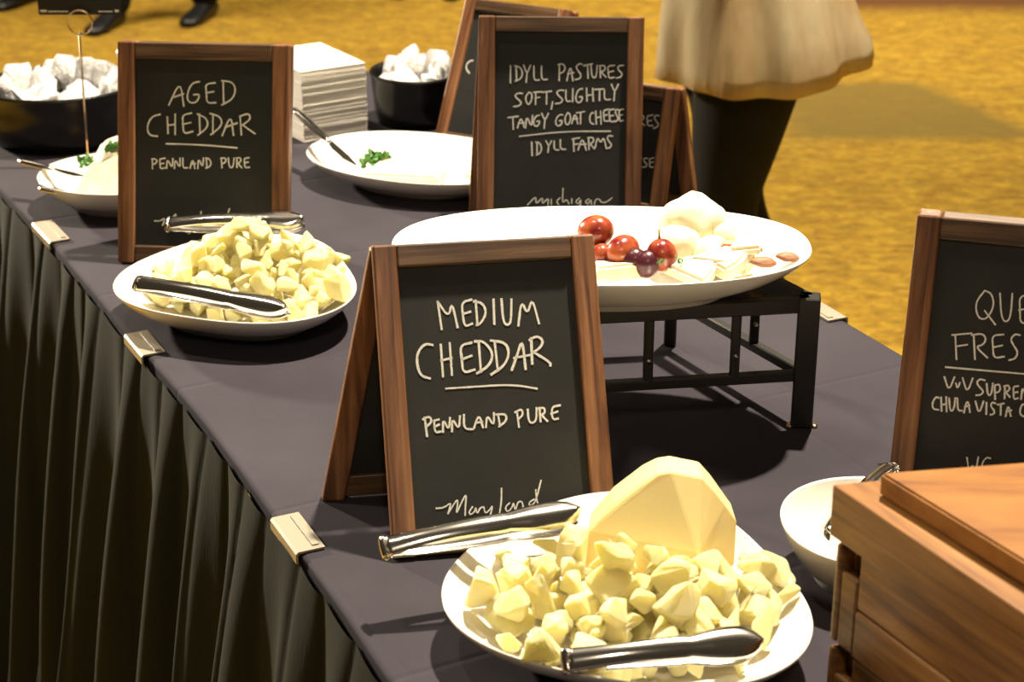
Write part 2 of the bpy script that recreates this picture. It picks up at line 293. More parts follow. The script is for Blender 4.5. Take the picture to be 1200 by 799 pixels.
tc = fin('tablecloth', bm, M['cloth'], smooth=True)
for p in tc.data.polygons: p.use_smooth = len(p.vertices) < 5
tag(tc, 'plain navy grey tablecloth covering the long buffet table', 'tablecloth')
# skirt : pleated curtain hung round the edge
def resample(p, st):
    out = []; n = len(p); carry = 0
    for i in range(n):
        a, b = p[i], p[(i + 1) % n]; L = (b - a).length; s = carry
        while s < L: out.append(a.lerp(b, s / L)); s += st
        carry = s - L
    return out
base = resample(outline, .004); n = len(base)
nor = []
for i in range(n):
    t_ = (base[(i + 3) % n] - base[i - 3]).normalized(); nor.append(Vector((t_.y, -t_.x)))
bm = bmesh.new(); vr = []
NZ = 22
for j in range(NZ + 1):
    f = j / NZ; z = TZ - .008 - f * (TZ + LIFT - .012); ring = []
    for i in range(n):
        s = i * .004
        q = s + f * .10 * noise.noise(Vector((s * 2.3, f * .8, 0))) + .25 * (1 - f) * .03 * noise.noise(Vector((s * 9, 0, 5)))
        cell = q / .080 + .55 * noise.noise(Vector((s * 6.1, 0, 11))); k = math.floor(cell); u = cell - k
        kr = noise.noise(Vector((k * 3.7, 0, 4)))
        ple = (u ** .5) * (1 - u ** 7) - .35
        d = .004 + max(-.002, (.006 + .042 * f ** .7 * (.7 + kr)) * ple)
        q2 = s + .16 * f * noise.noise(Vector((s * 1.7, f * 1.1, 7)))
        d += f ** .8 * (.040 + .046 * math.sin(q2 * 2 * math.pi / .15 + 2.2 * noise.noise(Vector((s * 4, f, 2))))) + f * .055 + .012 * f * noise.noise(Vector((s * 9, f * 2, 9)))
        c = base[i] + nor[i] * d; ring.append(bm.verts.new((c.x, c.y, z)))
    vr.append(ring)
for A, B in zip(vr, vr[1:]):
    for k in range(n): bm.faces.new((A[k], A[(k + 1) % n], B[(k + 1) % n], B[k]))
tag(fin('table_skirt', bm, M['skirt'], smooth=True), 'black pleated skirt hanging to the carpet round the buffet table', 'table skirt')
# clips that pinch the skirt to the edge
def clip(a, b, label):
    a, b = Vector(a), Vector(b); t_ = (b - a).normalized(); nin = Vector((-t_.y, t_.x)) if (Vector((0, 2)) - a).dot(Vector((-t_.y, t_.x))) > 0 else Vector((t_.y, -t_.x))
    L = (b - a).length; e = empty('skirt_clip', (a.x, a.y, TZ), 0, label, 'clip', 'clips along the edge of the buffet table')
    prof = [(.024, .0012), (.024, .0035), (-.004, .0035), (-.0065, .001), (-.0065, -.009), (-.004, -.010), (-.0042, -.0005), (-.002, .0012)]
    bm = bmesh.new(); loft(bm, [[(t_.x * s + nin.x * u, t_.y * s + nin.y * u, z) for u, z in prof] for s in (0, L)])
    fin('clip_body', bm, M['clip'], e)
    bm = bmesh.new(); loft(bm, [[(t_.x * s + nin.x * u, t_.y * s + nin.y * u, z) for u, z in ((.020, .0036), (.020, .005), (.013, .005), (.013, .0036))] for s in (L * .08, L * .92)])
    fin('grip_rib', bm, M['clip'], e)
clip((-.704, 2.562), (-.658, 2.478), 'beige plastic skirt clip on the table edge left of the aged cheddar sign')
clip((-.484, 2.134), (-.449, 2.066), 'beige plastic skirt clip on the table edge in front of the aged cheddar plate')
clip((-.240, 1.648), (-.206, 1.576), 'beige plastic skirt clip on the table edge left of the medium cheddar sign')
clip((.395, 2.258), (.428, 2.187), 'beige plastic skirt clip on the far table edge right of the black riser')

# ================================================================ chalkboard easels
def sheared(o, d, up, nrm): return Matrix(((d.x, nrm.x, up.x, o.x), (d.y, nrm.y, up.y, o.y), (d.z, nrm.z, up.z, o.z), (0, 0, 0, 1)))
def bake(obj, mw):
    obj.data.transform(mw); obj.data.update()
def ribbon(bm, pts, wd, y):
    # a chalk stroke: smooth the polyline, then a thin raised strip
    p = [Vector(q) for q in pts]
    if len(p) > 2:
        for _ in range(2):
            q = [p[0]]
            for a, b in zip(p, p[1:]): q += [a.lerp(b, .25), a.lerp(b, .75)]
            p = q + [p[-1]]
    prev = None; n = len(p)
    for i in range(n):
        a, b = p[max(0, i - 1)], p[min(n - 1, i + 1)]; t_ = (b - a)
        if t_.length < 1e-6: continue
        t_.normalize(); u = Vector((-t_.y, t_.x)) * wd / 2 * rnd.uniform(.82, 1.1)
        e = t_ * (wd * .3 if i == n - 1 else -wd * .3 if i == 0 else 0)
        A, B = p[i] + u + e, p[i] - u + e
        cur = [bm.verts.new((A.x, y, A.y)), bm.verts.new((A.x, y - .0004, (A.y + B.y) / 2)) if 0 else None, bm.verts.new((B.x, y, B.y))]
        cur = [cur[0], cur[2]]
        if prev: bm.faces.new((prev[0], prev[1], cur[1], cur[0]))
        prev = cur
def easel(x, y, yaw, lean, w_, h, rear, label, text=None, fw=.024, th=.016):
    """front frame leans back by `lean`, its foot's left corner at x, y; rear = offset of the rear frame's foot"""
    e = empty('chalkboard_sign', (x, y, TZ), 0, label, 'sign')
    ya, le = R(yaw), R(lean); d = Vector((math.cos(ya), math.sin(ya), 0)); b = Vector((-math.sin(ya), math.cos(ya), 0))
    up = b * math.sin(le) + Vector((0, 0, math.cos(le))); nb = -d.cross(up)           # nb points away from the camera
    top = up * h
    def frame(mw, height, front):
        # local: x along the width, z up the frame, y to the back
        z0 = .6 * th * math.tan(le) if front else 0
        for xa, xb in ((0, fw), (w_ - fw, w_)):
            o = box('stile', (xa, 0, z0), (xb, th, height), M['walnut_v'], e, .0025, mw)
        for za, zb in ((height - fw * .98, height - .0006), (.004 if not front else .006, .006 + fw * .9)):
            o = box('rail', (fw, .0006, za), (w_ - fw, th - .0006, zb), M['walnut_h'], e, .002, mw)
        return box('chalkboard_panel', (fw - .003, .006, .02), (w_ - fw + .003, .010, height - fw + .004), M['slate'], e, 0, mw)
    mw = Matrix(((d.x, nb.x, up.x, 0), (d.y, nb.y, up.y, 0), (d.z, nb.z, up.z, 0), (0, 0, 0, 1)))
    pan = frame(mw, h, True)
    # rear frame, hinged at the top
    rx = Vector((rear[0], rear[1], 0)); hin = top + nb * (th + .002)
    upr = hin - rx; hr = upr.length; upr.normalize(); nr = -d.cross(upr).normalized()
    dn = d; mr = Matrix(((dn.x, nr.x, upr.x, rx.x), (dn.y, nr.y, upr.y, rx.y), (dn.z, nr.z, upr.z, rx.z), (0, 0, 0, 1)))
    frame(mr, hr - .001, False)
    for s in (.2, .8):
        p = d * (w_ * s); q_ = p + top - up * .006 + nb * (th + .001); tube('hinge', [q_ - d * .011, q_ + d * .011], .0022, M['black_metal'], e, 8)
    for nm, wd, data in (text or []):
        bm = bmesh.new()
        for st in data.split(' '):
            ribbon(bm, [tuple(float(v) / 1000 for v in q.split(',')) for q in st.split(';')], wd * .8 / 1000, .0056)
        o = fin('chalk_writing', bm, M['chalk'], pan)
        o['label'] = ('white chalk line' if nm == 'underline' else 'white chalk handwriting reading ' + nm)
    return e
easel(-.1153, 1.5573, 8.94, 28.7, .2237, .3142, (-.082, .128), 'walnut framed A-frame chalkboard reading Medium Cheddar, tilted behind the front cheese plate', CHALK['med'])
easel(-.5494, 2.3919, -5.42, 15.66, .24, .3077, (-.010, .10), 'walnut framed A-frame chalkboard reading Aged Cheddar, at the left', CHALK['aged'])
easel(-.0518, 2.5475, -2.41, 14.8, .24, .3077, (-.014, .045), 'walnut framed A-frame chalkboard reading Soft Slightly Tangy Goat Cheese, behind the raised platter', [(a, b, c if a != 'Michigan' else ' '.join(';'.join('%s,%d' % (q.split(',')[0], int(q.split(',')[1]) + 6) for q in s.split(';')) for s in c.split(' '))) for a, b, c in CHALK['idyll']])
easel(.3817, 1.6610, -16.37, 19.2, .24, .3077, (.055, .17), 'walnut framed A-frame chalkboard reading Queso Fresco, behind the wooden crates at right', CHALK['queso'])
easel(.122, 2.612, -27, 14, .11, .20, (.056, .040), 'small A-frame chalkboard peeking out right of the goat cheese sign, turned away', [(a, b, ' '.join(';'.join('%d,%s' % (int(q.split(',')[0]) - 67, q.split(',')[1]) for q in s.split(';')) for s in c.split(' ') if all(int(q.split(',')[0]) > 91 for q in s.split(';')))) for a, b, c in CHALK['right']], fw=.023)
easel(-.134, 2.975, -30, 26, .20, .255, (.06, .10), 'small A-frame chalkboard standing behind the left edge of the goat cheese sign', [('C', 2.6, '37,128;30,133;27,140;31,148;38,150')], fw=.021)

# ================================================================ plates
PROF = [(0, .0075), (.30, .0078), (.55, .009), (.70, .0150), (.84, .0275), (.94, .0405), (.985, .0480), (.998, .0500), (1.004, .0488), (1.0, .0465),
        (.95, .0365), (.85, .0230), (.72, .0110), (.64, .0065), (.625, .0005), (.595, .0005), (.585, .0040), (0, .0045)]
def plate(name, x, y, z, radius, label, cat='plate', rz=0, hs=1.0, N=120):
    bm = bmesh.new(); rings = []
    for f, zz in PROF[1:-1]:
        rings.append([(math.cos(a) * radius(a)[0] * f, math.sin(a) * radius(a)[1] * f, zz * hs) for a in [2 * math.pi * k / N for k in range(N)]])
    loft(bm, rings)
    o = fin(name, bm, M['china'], None, None, True); o.location = (x, y, z); o.rotation_euler = (0, 0, rz); return tag(o, label, cat)
def rtri(s=1.0):
    def f(a):
        r_ = .1615 + .0125 * math.cos(3 * (a + R(43))) + .007 * math.cos(2 * (a + R(60)))
        return (r_ * s, r_ * 1.03 * s)
    return f
def sup(rx, ry, p=2.35):
    def f(a):
        k = (abs(math.cos(a)) ** p + abs(math.sin(a)) ** p) ** (-1 / p); return (rx * k, ry * k)
    return f
plate('serving_plate', .104, 1.435, TZ, rtri(), 'white rounded-triangle plate heaped with cheddar and a wedge, in front')
plate('serving_plate', -.350, 2.215, TZ, rtri(.965), 'white rounded-triangle plate of crumbled cheddar before the aged cheddar sign')
plate('serving_platter', .098, 1.902, TZ + .1575, sup(.230, .1285), 'long white oval platter with grapes on the black riser', 'platter')
plate('serving_plate', -.148, 2.765, TZ, sup(.185, .128, 2.1), 'white oval plate with a pale cheese slab behind the goat cheese sign', rz=R(-25), hs=.85)
plate('serving_plate', -.592, 2.660, TZ, sup(.125, .108, 2.1), 'small white plate with parsley behind the left edge of the aged cheddar sign', hs=1.0)
plate('serving_plate', .344, 1.537, TZ, sup(.088, .090, 2.1), 'white plate tucked behind the wooden crates under the queso fresco sign', hs=1.2)

# ================================================================ riser
def prism_bar(name, a, b, wd, ht, m, parent, zdir=(0, 0, 1)):
    a, b = Vector(a), Vector(b); t_ = (b - a).normalized(); z = Vector(zdir)
    if abs(t_.z) > .9: z = Vector((.13, .99, 0)).normalized()
    s = t_.cross(z).normalized(); z = s.cross(t_)
    bm = bmesh.new(); loft(bm, [[p + s * u * wd / 2 + z * v * ht / 2 for u, v in ((-1, -1), (1, -1), (1, 1), (-1, 1))] for p in (a, b)])
    bmesh.ops.bevel(bm, geom=bm.edges[:], offset=.0015, segments=1, affect='EDGES')
    return fin(name, bm, m, parent)
rs = empty('display_riser', (.1, 1.92, TZ), 0, 'black square-tube metal riser with open legs holding up the long platter', 'riser')
def L_(p, z): return (p[0] - .1, p[1] - 1.92, z)
A_, B_, C_, D_ = (.327, 1.873), (.197, 2.105), (-.03, 2.075), (-.085, 1.815)
HT = .157
for p, t_ in ((A_, .024), (B_, .015), (C_, .015), (D_, .024)): prism_bar('leg', L_(p, .001), L_(p, HT), t_, t_, M['black_metal'], rs)
for a, b in ((A_, B_), (B_, C_), (C_, D_), (D_, A_)):
    prism_bar('top_rail', L_(a, HT - .009), L_(b, HT - .009), .016, .018, M['black_metal'], rs)
for a, b in ((A_, B_), (D_, A_), (C_, D_)):
    prism_bar('lower_rail', L_(a, .062), L_(b, .062), .011, .012, M['black_metal'], rs)
def lp(a, b, f): return (a[0] + (b[0] - a[0]) * f, a[1] + (b[1] - a[1]) * f)
for p in (lp(A_, D_, .195), lp(A_, D_, .43), lp(A_, D_, .72), lp(A_, B_, .36)):
    prism_bar('upright', L_(p, .062), L_(p, HT - .01), .011, .011, M['black_metal'], rs)
    tube('bolt', [(p[0] - .1, p[1] - 1.92 - .005, .092), (p[0] - .1, p[1] - 1.92 - .009, .092)], .003, M['steel'], rs, 8)
for p in (A_, D_):
    for s in (-1, 1): tube('foot_stud', [(p[0] - .1 + s * .014, p[1] - 1.92 - .006, 0), (p[0] - .1 + s * .014, p[1] - 1.92 - .006, .003)], .004, M['brass'], rs, 8)
q = [lp(a, (.1, 1.96), .02) for a in (A_, B_, C_, D_)]
prism('glass_top', [(p[0] - .1, p[1] - 1.92) for p in q], HT - .002, HT + .0003, M['glass'], rs)

# ================================================================ cheese
def chunk_mesh(seed, m, n=11, jag=.045, sub=1):
    r_ = random.Random(seed); bm = bmesh.new()
    for _ in range(n):
        v = Vector([r_.uniform(-.5, .5) for _ in range(3)]); v = v / max(abs(c) for c in v) * r_.uniform(.36, .5); bm.verts.new(v)
    g = bmesh.ops.convex_hull(bm, input=bm.verts[:])
    bmesh.ops.delete(bm, geom=list({x for x in g['geom_interior'] + g['geom_unused'] if isinstance(x, bmesh.types.BMVert)}), context='VERTS')
    bmesh.ops.dissolve_limit(bm, angle_limit=R(12), verts=bm.verts[:], edges=bm.edges[:])
    bmesh.ops.bevel(bm, geom=bm.edges[:], offset=.05, segments=1, affect='EDGES')
    bmesh.ops.triangulate(bm, faces=bm.faces[:])
    if sub: bmesh.ops.subdivide_edges(bm, edges=bm.edges[:], cuts=1)
    for v in bm.verts:
        v.co += Vector((noise.noise(v.co * 5 + Vector((seed, 0, 0))), noise.noise(v.co * 5 + Vector((0, seed, 0))), noise.noise(v.co * 5 + Vector((0, 0, seed))))) * jag
    me = bpy.data.meshes.new('cheese_chunk'); bmesh.ops.recalc_face_normals(bm, faces=bm.faces); bm.to_mesh(me); bm.free(); me.materials.append(m); return me
CH = [chunk_mesh(i + 1, M['cheddar']) for i in range(12)]
def bed_of(f):
    pr = [(0, .0075), (.55, .009), (.70, .015), (.84, .0275), (.94, .0405), (1, .05)]
    for (a, za), (b, zb) in zip(pr, pr[1:]):
        if f <= b: return za + (zb - za) * (f - a) / (b - a)
    return .05
def heap(cx, cy, z0, rx, ry, height, size, label, group, avoid=(), pw=1.3, seed=1, pc=(0, 0)):
    r_ = random.Random(seed); z = z0; lay = 0; cnt = 0; placed = []
    def mound(x, y): 
        q = (x / rx) ** 2 + (y / ry) ** 2; return height * max(0, 1 - q ** .62 if q < 1 else 0) ** pw * 1.0
    step = size * .86
    for lay in range(12):
        zz = lay * size * .62
        if zz > height: break
        ox, oy = r_.uniform(0, step), r_.uniform(0, step)
        for i in range(-12, 13):
            for j in range(-12, 13):
                x = i * step + ox + r_.uniform(-.25, .25) * step; y = j * step * .9 + oy + r_.uniform(-.25, .25) * step + (i % 2) * step / 2
                hm = mound(x, y); q = (x / rx) ** 2 + (y / ry) ** 2
                if q > 1 or (lay and zz > hm): continue
                if hm - zz > size * 1.7 and lay: continue                       # buried, unseen
                if hm - zz > size * 2.2: continue
                if any(f(cx + x, cy + y, zz) for f in avoid): continue
                s = size * r_.uniform(.62, 1.30)
                dx, dy = cx + x - pc[0], cy + y - pc[1]; f = math.hypot(dx, dy) / .160
                if f + s * .45 / .16 > .99: continue
                bed = bed_of(f + s * .25 / .16) - .009
                o = bpy.data.objects.new('cheese_chunk', r_.choice(CH)); COL.objects.link(o)
                o.location = (cx + x, cy + y, z0 + zz + s * .36 + bed); o.scale = (s * r_.uniform(.85, 1.2), s * r_.uniform(.8, 1.1), s * r_.uniform(.75, 1))
                o.rotation_euler = (r_.uniform(0, 6.3), r_.uniform(0, 6.3), r_.uniform(0, 6.3)); tag(o, label, 'cheese', group); cnt += 1
    return cnt
in_wedge = lambda x, y, z: (.07 < x < .215 and 1.455 < y < 1.56)
in_tong1 = lambda x, y, z: (y < 1.335 and x > .03 and z > .0) or (y > 1.50 and x < .03)
n1 = heap(.104, 1.425, TZ + .010, .142, .122, .075, .036, 'rough pale yellow cheddar chunk heaped on the front plate', 'medium cheddar chunks on the front plate', (in_wedge, in_tong1), .75, 5, (.104, 1.435))
in_tong2 = lambda x, y, z: (y < 2.235 - .36 * (x + .474) - .045 and x < -.27)
n2 = heap(-.338, 2.222, TZ + .010, .134, .126, .104, .030, 'crumbly pale yellow cheddar piece heaped on the aged cheddar plate', 'aged cheddar pieces on the left plate', (in_tong2,), .95, 9, (-.35, 2.215))
# the big wedge
def hull(name, pts, m, label, cat, bev=.002, org=None, jag=0, group=None):
    org = Vector(org or pts[0]); bm = bmesh.new()
    for p in pts: bm.verts.new(Vector(p) - org)
    g = bmesh.ops.convex_hull(bm, input=bm.verts[:])
    bmesh.ops.delete(bm, geom=list({x for x in g['geom_interior'] + g['geom_unused'] if isinstance(x, bmesh.types.BMVert)}), context='VERTS')
    bmesh.ops.dissolve_limit(bm, angle_limit=R(7), verts=bm.verts[:], edges=bm.edges[:])
    if bev: bmesh.ops.bevel(bm, geom=bm.edges[:], offset=bev, segments=2, affect='EDGES')
    if jag:
        bmesh.ops.triangulate(bm, faces=bm.faces[:]); bmesh.ops.subdivide_edges(bm, edges=bm.edges[:], cuts=2)
        for v in bm.verts: v.co += noise.noise_vector(v.co * 40 + org * 9) * jag
    o = fin(name, bm, m); o.location = org; return tag(o, label, cat, group)
wp = [(.070, 1.470, .853), (.092, 1.482, .874), (.120, 1.490, .893), (.133, 1.490, .900), (.145, 1.490, .902), (.160, 1.490, .8995), (.173, 1.490, .896), (.185, 1.491, .882), (.196, 1.494, .866), (.208, 1.50, .846), (.206, 1.485, .80),
      (.060, 1.45, .80), (.170, 1.442, .80), (.168, 1.450, .840)]
wp += [(x * .97 + .006, y + .042, z - .004) for x, y, z in wp[:10]] + [(.07, 1.50, .80), (.20, 1.50, .80)]
wp = [(x, y, z - .008 if z > .82 else z) for x, y, z in wp]
hull('cheese_wedge', wp, M['wedge'], 'large smooth-cut yellow cheddar wedge standing at the back of the front plate', 'cheese', .0008, (.14, 1.49, .80), 0)

# ================================================================ tongs
def arc_pts(c, r0, a0, a1, n): return [(c[0] + r0 * math.cos(a0 + (a1 - a0) * i / n), c[1] + r0 * math.sin(a0 + (a1 - a0) * i / n)) for i in range(n + 1)]
def tongs(bend, tip, label, roll=35, length=.185, open_=.030, name='serving_tongs', wide=.030):
    """spring band: x from the bend to the spoon tips, arms apart in y, band width in z; rolled about x"""
    b, tp = Vector(bend), Vector(tip); xd = (tp - b).normalized(); yd = Vector((0, 0, 1)).cross(xd).normalized(); zd = xd.cross(yd)
    e = empty(name, b, 0, label, 'tongs')
    rot = Matrix.Rotation(R(-roll), 4, xd); base_ = Matrix((( xd.x, yd.x, zd.x, 0), (xd.y, yd.y, zd.y, 0), (xd.z, yd.z, zd.z, 0), (0, 0, 0, 1))); mw = rot @ base_
    def band(cl, wfun, ch):
        bm = bmesh.new(); rings = []; N = 9; th = .0013
        for i, (x, y) in enumerate(cl):
            a, c = cl[max(0, i - 1)], cl[min(len(cl) - 1, i + 1)]; t_ = Vector((c[0] - a[0], c[1] - a[1])).normalized(); nn = Vector((-t_.y, t_.x))
            wv_ = wfun(x); outer = []; inner = []
            for k in range(N):
                v = -1 + 2 * k / (N - 1); dish = ch(x) * (v * v)                 # edges curl towards the inside
                outer.append((x + nn.x * (-dish), y + nn.y * (-dish), v * wv_ / 2)); inner.append((x + nn.x * (-dish - th), y + nn.y * (-dish - th), v * wv_ / 2 * .97))
            rings.append(outer + inner[::-1])
        loft(bm, rings); return bm
    L = length
    def wf(x):
        f = max(0, min(1, x / L))
        w0 = .021 - .003 * math.sin(min(1, f / .6) * math.pi)
        if f > .62: g = (f - .62) / .38; w0 = .018 + (wide - .018) * math.sin(min(1, g / .62) * math.pi / 2)
        if f > .86: w0 *= math.sqrt(max(.02, 1 - ((f - .86) / .145) ** 2))
        return w0
    chf = lambda x: .0035 + .003 * max(0, min(1, (x / L - .5) / .3))
    for s in (1, -1):
        cl = []
        for i in range(41):
            f = i / 40; x = .006 + f * (L - .006); y = .006 + (open_ / 2 - .006) * math.sin(min(1, f * 1.15) * math.pi / 2) + .0022 * math.sin(f * math.pi * 2) - .004 * max(0, f - .75) * 4
            cl.append((x, s * y))
        if s < 0: cl = cl[::-1]
        bm = band(cl, wf, chf)
        fin('tong_arm', bm, M['steel'], e, mw, True)
    bm = band(arc_pts((.0065, 0), .0062, R(265), R(95), 12), lambda x: .0212, lambda x: .0008); fin('spring_bend', bm, M['steel'], e, mw, True)
    return e
tongs((-.121, 1.466, .828), (.066, 1.515, .838), 'polished steel tongs resting on the back rim of the front plate by the chalkboard', 58, .19, .034, wide=.030)
tongs((.040, 1.288, .822), (.205, 1.316, .822), 'polished steel tongs lying along the near rim of the front plate', 45, .17, .036, wide=.030)
tongs((-.473, 2.358, .831), (-.286, 2.362, .833), 'polished steel tongs across the back rim of the aged cheddar plate', 58, .19, .032, wide=.032)
tongs((-.476, 2.150, .826), (-.276, 2.090, .812), 'polished steel tongs lying along the near rim of the aged cheddar plate', 45, .21, .030, wide=.028)
tongs((.379, 1.643, .824), (.300, 1.525, .813), 'polished steel tongs on the plate behind the wooden crates', 70, .148, .022)

# ================================================================ grapes and soft cheese on the platter
ZP = TZ + .1575 + .009
def grape(x, y, z, r_, ln, m, label, tilt, stem=False):
    e = empty('grape', (x, y, z), rnd.uniform(0, 3), label, 'grape', 'grapes on the long platter')
    e.rotation_euler = (tilt, 0, rnd.uniform(0, 3))
    bm = bmesh.new(); bmesh.ops.create_uvsphere(bm, u_segments=24, v_segments=16, radius=r_, matrix=Matrix.Diagonal((1, 1, ln, 1)))
    fin('berry', bm, M[m], e, None, True)
    if stem: tube('stalk', [(0, 0, r_ * ln * .96), (.001, 0, r_ * ln * 1.25), (.003, .001, r_ * ln * 1.55)], [.0016, .0012, .0015], M['stem'], e, 6)
grape(.0915, 1.893, .984, 0.0182, 1.18, 'grape_red', 'largest red grape, leftmost and highest of the cluster on the platter', R(70))
grape(.120, 1.862, .973, 0.0171, 1.2, 'grape_red', 'red grape lying sideways in the middle of the cluster on the platter', R(80))
grape(.161, 1.850, .972, 0.0171, 1.08, 'grape_red', 'red grape with a little stalk, rightmost of the cluster', R(-14), True)
grape(.097, 1.872, .964, 0.0138, 1.15, 'grape_red', 'small red grape half hidden under the largest grape', R(60))
grape(.131, 1.850, .966, 0.0138, 1.1, 'grape_dark', 'dusky purple grape in front of the sideways red grape', R(40))
grape(.1445, 1.842, .965, 0.0143, 1.1, 'grape_dark', 'dusky purple grape nearest the front of the cluster', R(20))
def softball(x, y, z, r_, sq, label, seed):
    bm = bmesh.new(); bmesh.ops.create_icosphere(bm, subdivisions=4, radius=1)
    for v in bm.verts:
        n_ = noise.noise(v.co * 1.7 + Vector((seed, 0, 0))) * .12 + noise.noise(v.co * 5 + Vector((seed, 3, 0))) * .035; c = v.co.normalized() * (1 + n_)
        v.co = Vector((c.x * r_, c.y * r_, max(-.8, c.z) * r_ * sq))
    o = fin('soft_cheese', bm, M['white_cheese'], None, None, True); o.location = (x, y, z); return tag(o, label, 'cheese', 'soft white cheeses on the long platter')
softball(.205, 1.958, ZP + .040, .040, .95, 'large round white soft cheese ball at the back of the platter', 1)
softball(.185, 1.918, ZP + .030, .028, .9, 'white soft cheese lump just behind the stalked grape', 2)
softball(.240, 1.945, ZP + .030, .029, .85, 'white soft cheese lump right of the large round ball', 3)
softball(.222, 1.905, ZP + .026, .025, .8, 'flat creamy cheese lump before the large round ball', 4)
def slab(x, y, z, pts, h, rz, label, tilt=(0, 0), cat='cheese', group='soft white cheeses on the long platter', m='white_cheese', name='cheese_slice', bev=.0035):
    bm = bmesh.new(); vs = [bm.verts.new((a, b, 0)) for a, b in pts]; f = bm.faces.new(vs)
    r_ = bmesh.ops.extrude_face_region(bm, geom=[f]); bmesh.ops.translate(bm, verts=[v for v in r_['geom'] if isinstance(v, bmesh.types.BMVert)], vec=(0, 0, h))
    bmesh.ops.bevel(bm, geom=bm.edges[:], offset=bev, segments=3, affect='EDGES')
    o = fin(name, bm, M[m], None, None, False); o.location = (x, y, z); o.rotation_euler = (tilt[0], tilt[1], rz); return tag(o, label, cat, group)
def sector(r_, a, n=8): return [(0, 0)] + [(r_ * math.cos(-a / 2 + a * i / n), r_ * math.sin(-a / 2 + a * i / n)) for i in range(n + 1)]
slab(.148, 1.838, ZP + .024, sector(.062, R(75)), .018, R(168), 'broad white cheese wedge left of the dark grapes, near the front rim', (R(10), R(4)))
slab(.158, 1.848, ZP + .026, sector(.062, R(60)), .016, R(-15), 'white cheese wedge in front of the stalked grape', (R(12), 0))
slab(.198, 1.872, ZP + .024, sector(.060, R(50)), .018, R(-35), 'white cheese wedge in the middle right of the platter', (R(8), R(-4)))
slab(.218, 1.897, ZP + .018, sector(.050, R(55)), .016, R(-20), 'white cheese wedge beneath the pink fruit slice', (R(6), 0))
slab(.185, 1.848, ZP + .032, sector(.055, R(42)), .014, R(5), 'thin white cheese wedge along the front rim of the platter', (R(14), R(-3)))
slab(.232, 1.875, ZP + .032, sector(.042, R(60)), .012, R(30), 'small white cheese wedge beside the brown dried fruit', (R(6), R(-10)))
slab(.010, 1.955, ZP + .001, sector(.075, R(60)), .010, R(15), 'thin pale cheese slice lying flat on the left half of the platter', (0, 0))
slab(-.045, 1.93, ZP + .001, sector(.060, R(50)), .009, R(160), 'thin pale cheese slice near the parsley end of the platter', (0, 0))
slab(.240, 1.892, ZP + .040, [(-.014, -.006), (.014, -.008), (.012, .008), (-.010, .006)], .006, R(10), 'pink fruit slice lying on the white wedges', (R(10), R(6)), 'fruit', 'fruit pieces on the long platter', 'ham', 'fruit_slice', .002)
def dried(x, y, z, s, label, m='fig'):
    bm = bmesh.new(); bmesh.ops.create_icosphere(bm, subdivisions=3, radius=s)
    for v in bm.verts: v.co = Vector((v.co.x * 1.5, v.co.y, v.co.z * .55)) * (1 + .25 * noise.noise(v.co * 130))
    o = fin('dried_fruit', bm, M[m], None, None, True); o.location = (x, y, z); tag(o, label, 'fruit', 'fruit pieces on the long platter')
dried(.272, 1.856, ZP + .036, .0095, 'brown dried fruit piece at the right front rim of the platter')
dried(.300, 1.872, ZP + .036, .0085, 'dark dried fruit piece hanging at the right rim of the platter')

def parsley(x, y, z, s, label, seed, n=26, parent_name='parsley_sprig'):
    r_ = random.Random(seed); e = empty(parent_name, (x, y, z), 0, label, 'garnish')
    bm = bmesh.new()
    for _ in range(n):
        a, b = r_.uniform(0, 6.28), r_.uniform(.05, 1.3); d = Vector((math.cos(a) * math.cos(b), math.sin(a) * math.cos(b) * .8, math.sin(b) * .7)) * s * r_.uniform(.4, 1)
        u = Vector([r_.uniform(-1, 1) for _ in range(3)]).normalized(); v = u.orthogonal().normalized(); k = s * r_.uniform(.16, .30)
        N = 9; c = bm.verts.new(d); ring = []
        for i in range(N):
            t_ = 2 * math.pi * i / N; rr = k * (1 + .35 * math.sin(t_ * 3 + a)); ring.append(bm.verts.new(d + u * math.cos(t_) * rr + v * math.sin(t_) * rr + u.cross(v) * math.sin(t_ * 4) * k * .35))
        for i in range(N): bm.faces.new((c, ring[i], ring[(i + 1) % N]))
    fin('leaf_frond', bm, M['parsley'], e)
    bm = bmesh.new()
    for i in range(3): 
        a = i * 2.1 + seed; tube_bm(bm, [(0, 0, 0), (math.cos(a) * s * .5, math.sin(a) * s * .4, s * .25), (math.cos(a) * s * .8, math.sin(a) * s * .6, s * .45)], s * .04, 5)
    fin('stalk', bm, M['stem'], e); return e
parsley(-.108, 1.920, ZP + .014, .017, 'small green herb sprig at the left end of the long platter', 3)
parsley(.160, 1.830, ZP + .044, .007, 'tiny green leaf in the white wedges near the front rim, left one', 4, 8, 'herb_leaf')
parsley(.180, 1.832, ZP + .044, .008, 'tiny green leaf in the white wedges near the front rim, right one', 5, 8, 'herb_leaf')
# oval plate
slab(-.165, 2.725, TZ + .012, [(-.062, -.035), (.058, -.030), (.060, .030), (.0, .045), (-.05, .035)], .024, R(-12), 'pale creamy cheese slab on the oval plate behind the signs', (R(3), 0), 'cheese', None, 'white_cheese', 'cheese_slab', .004)
slab(-.075, 2.735, TZ + .012, sector(.07, R(60)), .016, R(10), 'pale cheese wedge on the oval plate beside the goat cheese sign', (R(2), 0), 'cheese', None, 'white_cheese', 'cheese_wedge', .004)
parsley(-.218, 2.765, TZ + .030, .030, 'curly green parsley sprig on the oval plate behind the cheese slab', 8)
